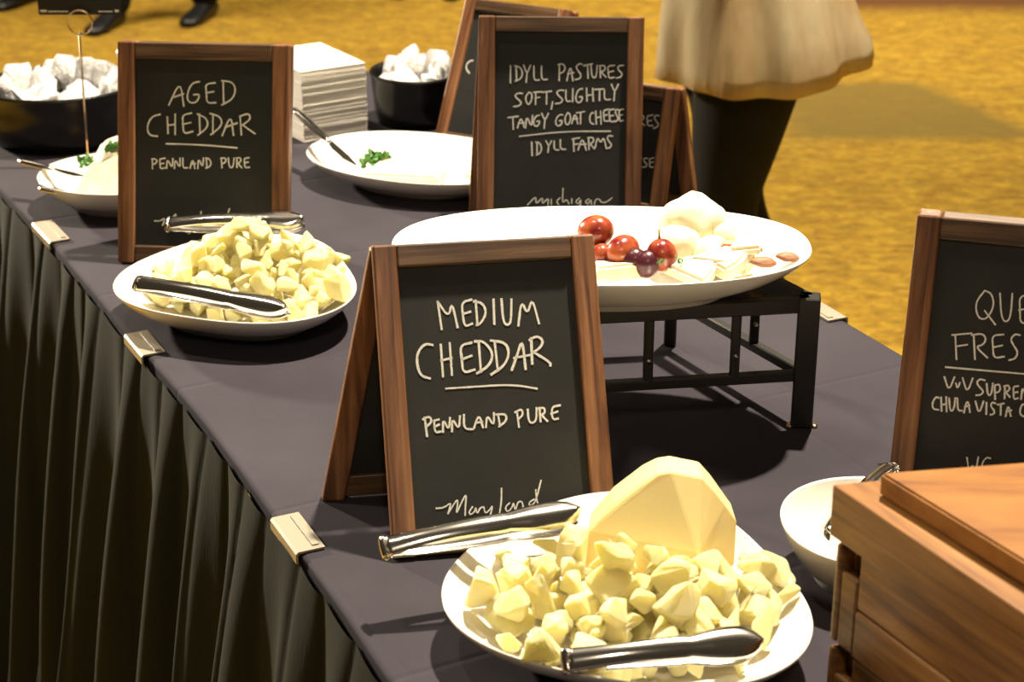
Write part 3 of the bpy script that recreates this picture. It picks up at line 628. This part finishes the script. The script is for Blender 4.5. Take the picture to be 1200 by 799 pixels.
# left plate
hull('cheese_wedge', [(-.665, 2.62, .772), (-.53, 2.60, .772), (-.52, 2.72, .772), (-.66, 2.73, .772), (-.64, 2.65, .815), (-.625, 2.70, .845), (-.60, 2.71, .852), (-.57, 2.66, .845), (-.54, 2.70, .83)], M['white_cheese'], 'peaked pale cheese piece on the small plate behind the aged cheddar sign', 'cheese', .004, (-.60, 2.66, .772)).location.z += .004
parsley(-.645, 2.672, .818, .020, 'curly green parsley draped over the left of the peaked cheese', 11)
parsley(-.602, 2.668, .842, .019, 'curly green parsley at the top of the peaked cheese beside the sign', 12)

# ================================================================ knives
def knife(a, b, label, w0=.014, blade=.45):
    a, b = Vector(a), Vector(b); xd = (b - a).normalized(); yd = Vector((0, 0, 1)).cross(xd).normalized(); zd = xd.cross(yd); L = (b - a).length
    mw = Matrix(((xd.x, yd.x, zd.x, 0), (xd.y, yd.y, zd.y, 0), (xd.z, yd.z, zd.z, 0), (0, 0, 0, 1)))
    e = empty('cheese_knife', a, 0, label, 'knife')
    bm = bmesh.new(); rings = []
    for i in range(9):
        f = i / 8; r_ = .0045 + .002 * math.sin(f * math.pi * .9 + .3) - (.0025 if f > .95 else 0); rings.append([(f * L * (1 - blade), math.cos(t_) * r_ * 1.2, math.sin(t_) * r_ * .7) for t_ in [2 * math.pi * k / 10 for k in range(10)]])
    loft(bm, rings); fin('handle', bm, M['steel'], e, mw, True)
    bm = bmesh.new(); x0 = L * (1 - blade) - .004; pr = [(0, -.004), (.02, -.008), (L * blade * .7, -.009), (L * blade, -.002), (L * blade, .002), (L * blade * .6, .005), (0, .004)]
    vs = [bm.verts.new((x0 + x, y, -.0006)) for x, y in pr]; f_ = bm.faces.new(vs); r_ = bmesh.ops.extrude_face_region(bm, geom=[f_]); bmesh.ops.translate(bm, verts=[v for v in r_['geom'] if isinstance(v, bmesh.types.BMVert)], vec=(0, 0, .0014))
    fin('blade', bm, M['steel'], e, mw); return e
knife((-.352, 2.868, .850), (-.238, 2.700, .806), 'steel cheese knife leaning over the left rim of the oval plate by the napkins', blade=.4)
knife((-.754, 2.690, .818), (-.640, 2.645, .806), 'steel cheese knife sticking out over the left rim of the small plate')
knife((-.700, 2.590, .806), (-.620, 2.575, .798), 'short steel cheese knife lying inside the near rim of the small plate', blade=.5)

# ================================================================ napkins
nm_ = bpy.data.meshes.new('napkin'); bm = bmesh.new()
for k in range(2): add_box(bm, (-.072, -.072, k * .00155), (.072, .072, k * .00155 + .00148), .0003, 1)
bm.to_mesh(nm_); bm.free(); nm_.materials.append(M['paper'])
ux, uy = Vector((.846, .533)), Vector((-.533, .846))
cN = Vector((-.350, 2.978)) + ux * .060 + uy * .085
yawN = math.atan2(ux.y, ux.x)
for i in range(40):
    o = bpy.data.objects.new('napkin', nm_); COL.objects.link(o); drift = i / 38
    o.location = (cN.x + rnd.uniform(-.0006, .0006), cN.y + rnd.uniform(-.0006, .0006), TZ + .0005 + i * .00306); o.scale = (.84, 1.18, 1); o.rotation_euler = (0, 0, yawN + rnd.uniform(-.005, .005))
    tag(o, 'topmost white paper napkin of the tall square stack' if i == 39 else 'lowest white paper napkin of the tall stack, lying on the tablecloth' if i == 0 else 'white paper napkin within the tall square stack right of the aged cheddar sign', 'napkin', 'napkins in the tall stack')

# ================================================================ black bowls with wrapped crackers
def bowl(x, y, rx, ry, h, label):
    bm = bmesh.new(); N = 64
    pr = [(.50, .005), (.80, .006), (.90, .02), (.955, h * .7), (.975, h - .004), (1.0, h), (1.03, h - .001), (1.03, h - .005), (1.0, h - .009), (.98, h * .65), (.93, .018), (.86, .0), (.5, .0)]
    loft(bm, [[(math.cos(a) * rx * f, math.sin(a) * ry * f, z) for a in [2 * math.pi * k / N for k in range(N)]] for f, z in pr])
    o = fin('serving_bowl', bm, M['black_plastic'], None, None, True); o.location = (x, y, TZ); return tag(o, label, 'bowl')
def packet(seed):
    r_ = random.Random(seed); bm = bmesh.new(); nx, ny = 10, 7; g = {}
    for side in (0, 1):
        for i in range(nx + 1):
            for j in range(ny + 1):
                u, v = i / nx * 2 - 1, j / ny * 2 - 1; puff = max(0, (1 - abs(u) ** 3)) * max(0, 1 - v ** 2) ** .7 * .010 * (1 if side else -1)
                wv = 1 - .25 * max(0, abs(u) - .7) / .3; cr = .0018 * noise.noise(Vector((u * 5, v * 5, seed + side * 3)))
                g[side, i, j] = bm.verts.new((u * .030, v * .021 * wv, puff + cr + .003 * math.sin(v * 9) * max(0, abs(u) - .75)))
        for i in range(nx):
            for j in range(ny): bm.faces.new((g[side, i, j], g[side, i + 1, j], g[side, i + 1, j + 1], g[side, i, j + 1]))
    me = bpy.data.meshes.new('wrapped_packet'); bmesh.ops.remove_doubles(bm, verts=bm.verts[:], dist=.0002); bmesh.ops.recalc_face_normals(bm, faces=bm.faces); bm.to_mesh(me); bm.free(); me.materials.append(M['wrap']); return me
PK = [packet(s) for s in (1, 2, 3)]; crk = bpy.data.meshes.new('cracker'); bm = bmesh.new(); add_box(bm, (-.018, -.016, -.003), (.018, .016, .003), .001, 1); bm.to_mesh(crk); bm.free(); crk.materials.append(M['cracker'])
def fill(x, y, rx, ry, z, n, label, group, seed):
    r_ = random.Random(seed)
    for k in range(n):
        if k < n * .55: a = R(5) + k / (n * .55) * R(170) ; q = .74 + r_.uniform(-.2, .06); up = 1
        else: a = r_.uniform(0, 6.28); q = math.sqrt(r_.uniform(0, .35)); up = 0
        o = bpy.data.objects.new('cracker_packet', r_.choice(PK)); COL.objects.link(o)
        o.location = (x + math.cos(a) * rx * q, y + math.sin(a) * ry * q, z + (-.014 if up else -.032) + r_.uniform(-.010, .010))
        o.rotation_euler = ((R(70) + r_.uniform(-.4, .4), R(90) + r_.uniform(-.4, .4), a + R(90) + r_.uniform(-.5, .5)) if up else (r_.uniform(-.7, .7), r_.uniform(-.7, .7), r_.uniform(0, 6)))
        tag(o, label, 'cracker packet', group)
        if k % 3 == 0:
            c = bpy.data.objects.new('cracker', crk); COL.objects.link(c); c.parent = o
bowl(-.765, 3.010, .128, .118, .098, 'shiny black bowl of wrapped packets at the left, behind the small plate')
fill(-.765, 3.010, .128, .118, TZ + .096, 30, 'clear-wrapped cracker packet in the left black bowl', 'wrapped packets in the left black bowl', 3)
bowl(-.168, 3.125, .078, .085, .090, 'shiny black bowl of wrapped packets between the napkins and the goat cheese sign')
fill(-.168, 3.125, .078, .085, TZ + .092, 20, 'clear-wrapped cracker packet in the black bowl right of the napkins', 'wrapped packets in the right black bowl', 4)
# white cup beside the aged cheddar sign
bm = bmesh.new(); N = 32
loft(bm, [[(math.cos(2 * math.pi * k / N) * r_, math.sin(2 * math.pi * k / N) * r_, z) for k in range(N)] for r_, z in ((.020, .004), (.028, .112), (.031, .116), (.033, .114), (.031, .110), (.024, 0), (.018, 0))])
o = fin('paper_cup', bm, M['paper'], None, None, True); o.location = (-.662, 3.16, TZ); tag(o, 'white paper cup mostly hidden behind the aged cheddar sign', 'cup')

# ================================================================ wire card holder
hd = empty('card_holder', (-.690, 2.862, TZ), 0, 'thin wire card holder on a tall stem behind the small left plate', 'card holder')
bm = bmesh.new(); bmesh.ops.create_cone(bm, cap_ends=True, segments=32, radius1=.022, radius2=.019, depth=.006, matrix=Matrix.Translation((0, 0, .003))); fin('base', bm, M['brass'], hd)
tube('stem', [(0, 0, .004), (.002, 0, .1), (.005, 0, .213)], .0016, M['brass'], hd)
tube('clip_ring', [(.007 + .0195 * math.cos(a), .0, .2325 + .0195 * math.sin(a)) for a in [2 * math.pi * k / 32 for k in range(32)]], .0013, M['brass'], hd, 6, True)
bm = bmesh.new(); bmesh.ops.create_uvsphere(bm, u_segments=12, v_segments=8, radius=.0032, matrix=Matrix.Translation((.007, -.001, .2135))); fin('solder_bead', bm, M['steel'], hd, None, True)
cdh = empty('name_card', (-.683, 2.868, 1.0035), 0, 'black card with white chalk dashes held by the wire card holder', 'card')
box('card_sheet', (-.065, 0, 0), (.066, .0012, .075), M['card_black'], cdh, .0003)
bm = bmesh.new()
for a, b in ((-.062, -.052), (-.050, -.018), (.030, .052), (.056, .062)): add_box(bm, (a, -.0006, .0045), (b, .0001, .0062 + (.0016 if b - a < .012 else 0)))
fin('white_dashes', bm, M['chalk'], cdh)

# ================================================================ wooden crates
av, bv = Vector((math.sin(R(27.5)), -math.cos(R(27.5)), 0)), Vector((math.cos(R(11)), math.sin(R(11)), 0))
CO = Vector((.255, 1.300, 0))
def crate_mw(z): return Matrix(((av.x, bv.x, 0, 0), (av.y, bv.y, 0, 0), (0, 0, 1, 0), (0, 0, 0, 1)))
LA, LB = .46, .34
def crate(z0, z1, label, seam, post=True):
    e = empty('wooden_crate', (CO.x, CO.y, z0), 0, label, 'crate', 'stacked wooden crates'); mw = crate_mw(0); h = z1 - z0; tk = .014; i_ = .004
    g = .0008
    # left long side with an open hand slot by the corner
    box('corner_post', (i_, i_, 0), (.013, i_ + tk, h - .004), M['acacia'], e, .0035, mw)
    box('slot_plank', (.0135, i_, 0), (.036, i_ + tk, h - .026), M['acacia'], e, .003, mw)
    box('side_plank', (.0365, i_, seam + g), (LA, i_ + tk, h), M['acacia'], e, .0022, mw)
    box('side_plank', (.0365, i_ - .0012, 0), (LA, i_ + tk, seam - g), M['acacia'], e, .0022, mw)
    box('side_plank', (i_, LB - tk, 0), (LA, LB, h), M['acacia'], e, .002, mw)
    box('end_plank', (i_, i_ + tk + g, 0), (i_ + tk, LB - tk - g, h), M['acacia'], e, .002, mw)
    box('end_plank', (LA + g, i_, 0), (LA + tk, LB, h), M['acacia'], e, .002, mw)
    box('floor_panel', (i_ + tk, i_ + tk, .002), (LA, LB - tk, .008), M['acacia'], e, 0, mw)
crate(TZ + .001, .838, 'lower wooden crate of the stack at the right, standing on the cloth', .042)
crate(.839, .934, 'upper wooden crate of the stack, with a hand slot below the lid', .044)
ld = empty('crate_lid', (CO.x, CO.y, .9345), 0, 'thick wooden frame lid on top of the stacked crates', 'lid'); mw = crate_mw(0)
for nm, lo, hi in (('side_rail', (0, 0, 0), (LA + .02, .040, .0455)), ('side_rail', (0, LB - .04, 0), (LA + .02, LB, .0455)), ('end_rail', (0, .0405, 0), (.03, LB - .0405, .0455)), ('end_rail', (LA - .02, .0405, 0), (LA + .02, LB - .0405, .0455))):
    box(nm, lo, hi, M['acacia'], ld, .002, mw)
box('infill_panel', (.0305, .0405, .012), (LA - .0205, LB - .0405, .040), M['acacia'], ld, 0, mw)
P0 = Vector((.288, 1.281)); aa = Vector((math.sin(R(29)), -math.cos(R(29)))); bd = Vector((math.cos(R(9)), math.sin(R(9))))
pts = [P0, P0 + aa * .42, P0 + aa * .42 + Vector((.26, .13)), P0 + bd * .33]
q0 = P0
o = prism('cutting_board', [(p.x - q0.x, p.y - q0.y) for p in pts], 0, .0195, M['acacia_board'], None, .002); o.location = (q0.x, q0.y, .9805); tag(o, 'honey-coloured wooden board lying on top of the crate lid', 'board')

# ================================================================ people
def skin_body(name, joints, bones, root, m, parent, sub=2):
    me = bpy.data.meshes.new(name); idx = {k: i for i, k in enumerate(joints)}
    me.from_pydata([joints[k][0] for k in joints], [(idx[a], idx[b]) for a, b in bones], []); me.update()
    o = link(name, me, m, parent); md = o.modifiers.new('skin', 'SKIN'); md.use_smooth_shade = True
    for k, i in idx.items():
        r_ = joints[k][1]; r_ = r_ if isinstance(r_, tuple) else (r_, r_); me.skin_vertices[0].data[i].radius = r_; me.skin_vertices[0].data[i].use_root = (k == root)
    s = o.modifiers.new('smooth', 'SUBSURF'); s.levels = sub; s.render_levels = sub
    return o
def person(x, y, rz, label, legs, top, lower, lean=0.0, smock=False, size=1.0):
    """faces local -x. legs: list of (hip, knee, ankle, toe) in local coordinates"""
    e = empty('person', (x, y, -LIFT), rz, label, 'person'); e.scale = (size,) * 3
    J = {'pelvis': ((.02, 0, .95), (.10, .12)), 'waist': ((.0 - lean * .3, 0, 1.10), (.085, .11)), 'chest': ((-lean * .7, 0, 1.28), (.10, .14)), 'neck0': ((-lean, 0, 1.43), (.06, .07)), 'neck': ((-lean - .01, 0, 1.50), .05), 'skull': ((-lean - .03, 0, 1.60), (.075, .07)), 'crown': ((-lean - .03, 0, 1.67), (.07, .065))}
    B = [('pelvis', 'waist'), ('waist', 'chest'), ('chest', 'neck0'), ('neck0', 'neck'), ('neck', 'skull'), ('skull', 'crown')]
    for s, (kn, an) in zip((-1, 1), legs):
        J[f'hip{s}'] = ((.02, s * .085, .90), .085); J[f'knee{s}'] = (kn, .052); J[f'ank{s}'] = (an, .036); J[f'heel{s}'] = ((an[0] - .02, an[1], .045), .035); J[f'toe{s}'] = ((an[0] - .13, an[1], .024), (.014, .022))
        B += [('pelvis', f'hip{s}'), (f'hip{s}', f'knee{s}'), (f'knee{s}', f'ank{s}'), (f'ank{s}', f'heel{s}'), (f'heel{s}', f'toe{s}')]
        J[f'sh{s}'] = ((-lean, s * .17, 1.40), .05); el = (-lean - .05, s * .23, 1.14); wr = (-lean - .26, s * .17, 1.10)
        J[f'el{s}'] = (el, .038); J[f'wr{s}'] = (wr, .025); J[f'palm{s}'] = ((wr[0] - .06, wr[1] - s * .01, 1.10), (.018, .035))
        B += [('neck0', f'sh{s}'), (f'sh{s}', f'el{s}'), (f'el{s}', f'wr{s}'), (f'wr{s}', f'palm{s}')]
        for i, (dy, ln) in enumerate(((-.028, .07), (-.010, .08), (.010, .075), (.027, .06))):
            a = f'f{s}{i}a'; b = f'f{s}{i}b'; J[a] = ((wr[0] - .10, wr[1] + dy, 1.098), .0095); J[b] = ((wr[0] - .10 - ln, wr[1] + dy * 1.1, 1.075), .008); B += [(f'palm{s}', a), (a, b)]
        J[f'th{s}'] = ((wr[0] - .075, wr[1] - s * .05, 1.085), .009); B += [(f'palm{s}', f'th{s}')]
    skin_body('body', J, B, 'pelvis', M['skin'], e)
    hx = -lean - .03
    bm = bmesh.new(); bmesh.ops.create_uvsphere(bm, u_segments=20, v_segments=14, radius=1, matrix=Matrix.Translation((hx + .018, 0, 1.655)) @ Matrix.Diagonal((.092, .084, .085, 1))); fin('hair', bm, M['hair'], e, None, True)
    for s in (-1, 1):
        bm = bmesh.new(); bmesh.ops.create_uvsphere(bm, u_segments=12, v_segments=8, radius=.012, matrix=Matrix.Translation((hx - .066, s * .030, 1.625))); fin('eye', bm, M['eye'], e, None, True)
        bm = bmesh.new(); bmesh.ops.create_uvsphere(bm, u_segments=10, v_segments=8, radius=1, matrix=Matrix.Translation((hx, s * .078, 1.61)) @ Matrix.Diagonal((.016, .008, .028, 1))); fin('ear', bm, M['skin'], e, None, True)
    bm = bmesh.new(); bmesh.ops.create_cone(bm, segments=10, cap_ends=True, radius1=.017, radius2=.006, depth=.045, matrix=Matrix.Translation((hx - .083, 0, 1.60)) @ Matrix.Rotation(R(-20), 4, 'Y')); fin('nose', bm, M['skin'], e, None, True)
    bm = bmesh.new(); bmesh.ops.create_uvsphere(bm, u_segments=12, v_segments=6, radius=1, matrix=Matrix.Translation((hx - .073, 0, 1.562)) @ Matrix.Diagonal((.008, .024, .007, 1))); fin('mouth', bm, M['lip'], e, None, True)
    # trousers
    T = {'pelvis': ((.03, 0, .95), (.125, .14)), 'waist': ((.01, 0, 1.05), (.115, .135))}; TB = [('pelvis', 'waist')]
    for s, (kn, an) in zip((-1, 1), legs):
        hp = Vector((.03, s * .06, .86)); kv = Vector(kn); av_ = Vector(an)
        T[f'h{s}'] = (tuple(hp), lower[0]); mid = hp.lerp(kv, .5); T[f'm{s}'] = (tuple(mid), lower[1]); T[f'k{s}'] = (kn, lower[2]); cm = kv.lerp(av_, .4) + Vector((.018, 0, 0)); T[f'c{s}'] = (tuple(cm), lower[3]); T[f'a{s}'] = ((an[0] - .01, an[1], .035), lower[4] * 1.15)
        TB += [('pelvis', f'h{s}'), (f'h{s}', f'm{s}'), (f'm{s}', f'k{s}'), (f'k{s}', f'c{s}'), (f'c{s}', f'a{s}')]
    skin_body('trousers', T, TB, 'pelvis', M['trousers'], e)
    for s, (kn, an) in zip((-1, 1), legs):
        bm = bmesh.new(); rings = []
        for f, wd, hh in ((0, .030, .060), (.06, .040, .075), (.25, .042, .085), (.45, .043, .065), (.7, .050, .045), (.92, .040, .035), (1, .022, .024)):
            xx = an[0] + .055 - f * .29; rings.append([(xx, an[1] + math.cos(t_) * wd, max(.0, hh / 2 + math.sin(t_) * hh / 2 * 1.1)) for t_ in [2 * math.pi * k / 16 for k in range(16)]])
        loft(bm, rings); fin('shoe', bm, M['shoe'], e, None, True)
    # sleeves and top
    for s in (-1, 1):
        tube('sleeve', [(-lean, s * .15, 1.40), (-lean - .02, s * .20, 1.28), (-lean - .05, s * .235, 1.14), (-lean - .14, s * .205, 1.12), (-lean - .21, s * .18, 1.105)], [.072, .066, .060, .052, .045], top, e, 16)
    bm = bmesh.new(); rings = []; N = 72
    zs = [(1.47, .055, .065, -lean), (1.43, .085, .15, -lean), (1.36, .115, .185, -lean * .9), (1.2, .13, .175, -lean * .5), (1.05, .135, .165, 0)]
    zs += ([(.95, .155, .175, .02), (.85, .175, .205, .03), (.78, .182, .21, .035), (.748, .183, .21, .035)] if smock else [(.93, .15, .165, .02)])
    for z, rx, ry, ox in zs:
        fl = max(0, 1.05 - z) / .3
        ring = []
        for k in range(N):
            a = 2 * math.pi * k / N; r_ = 1 + .05 * fl * math.sin(a * 7 + z * 4) + .03 * fl * math.sin(a * 13 + 1)
            if smock and math.cos(a) > .55: r_ += .16 * fl * (math.cos(a) - .55) / .45
            zz = z + (.045 * max(0, math.cos(a) - .3) if (smock and z < .8) else 0)
            ring.append((ox + math.cos(a) * rx * r_, math.sin(a) * ry * r_, zz))
        rings.append(ring)
    loft(bm, rings, cap=False)
    o = fin('smock' if smock else 'shirt', bm, top, e, None, True); sd = o.modifiers.new('cloth_thickness', 'SOLIDIFY'); sd.thickness = .004
    return e
person(.468, 3.75, 0, 'person in a loose cream smock and black trousers walking left beyond the table', [((-.018, -.05, .50), (-.01, -.05, .08)), ((.005, .06, .49), (.10, .06, .09))], M['smock'], (.125, .100, .066, .068, .062), .06, True, 1.12)
person(-1.50, 8.0, R(75), 'person in black trousers and shoes standing far away at the upper left', [((-.01, -.13, .49), (.0, -.17, .08)), ((-.08, .12, .49), (-.25, .15, .08))], M['shirt_dark'], (.095, .082, .066, .064, .062))
person(-.36, 8.5, R(80), 'person in dark clothes whose shoes show above the bowl right of the napkins', [((-.01, -.10, .49), (.0, -.12, .08)), ((-.01, .10, .49), (.0, .13, .08))], M['shirt_dark'], (.095, .082, .066, .064, .062))
person(-2.3, 8.3, R(70), 'person in dark clothes with one shoe in the top left corner', [((-.01, -.10, .49), (.0, -.11, .08)), ((-.01, .10, .49), (.0, .11, .08))], M['shirt_dark'], (.095, .082, .066, .064, .062))

# raise the whole place so that the carpet lies at z = 0
for o in COL.objects:
    if o.parent is None and o.type not in ('CAMERA', 'LIGHT'): o.location.z += LIFT
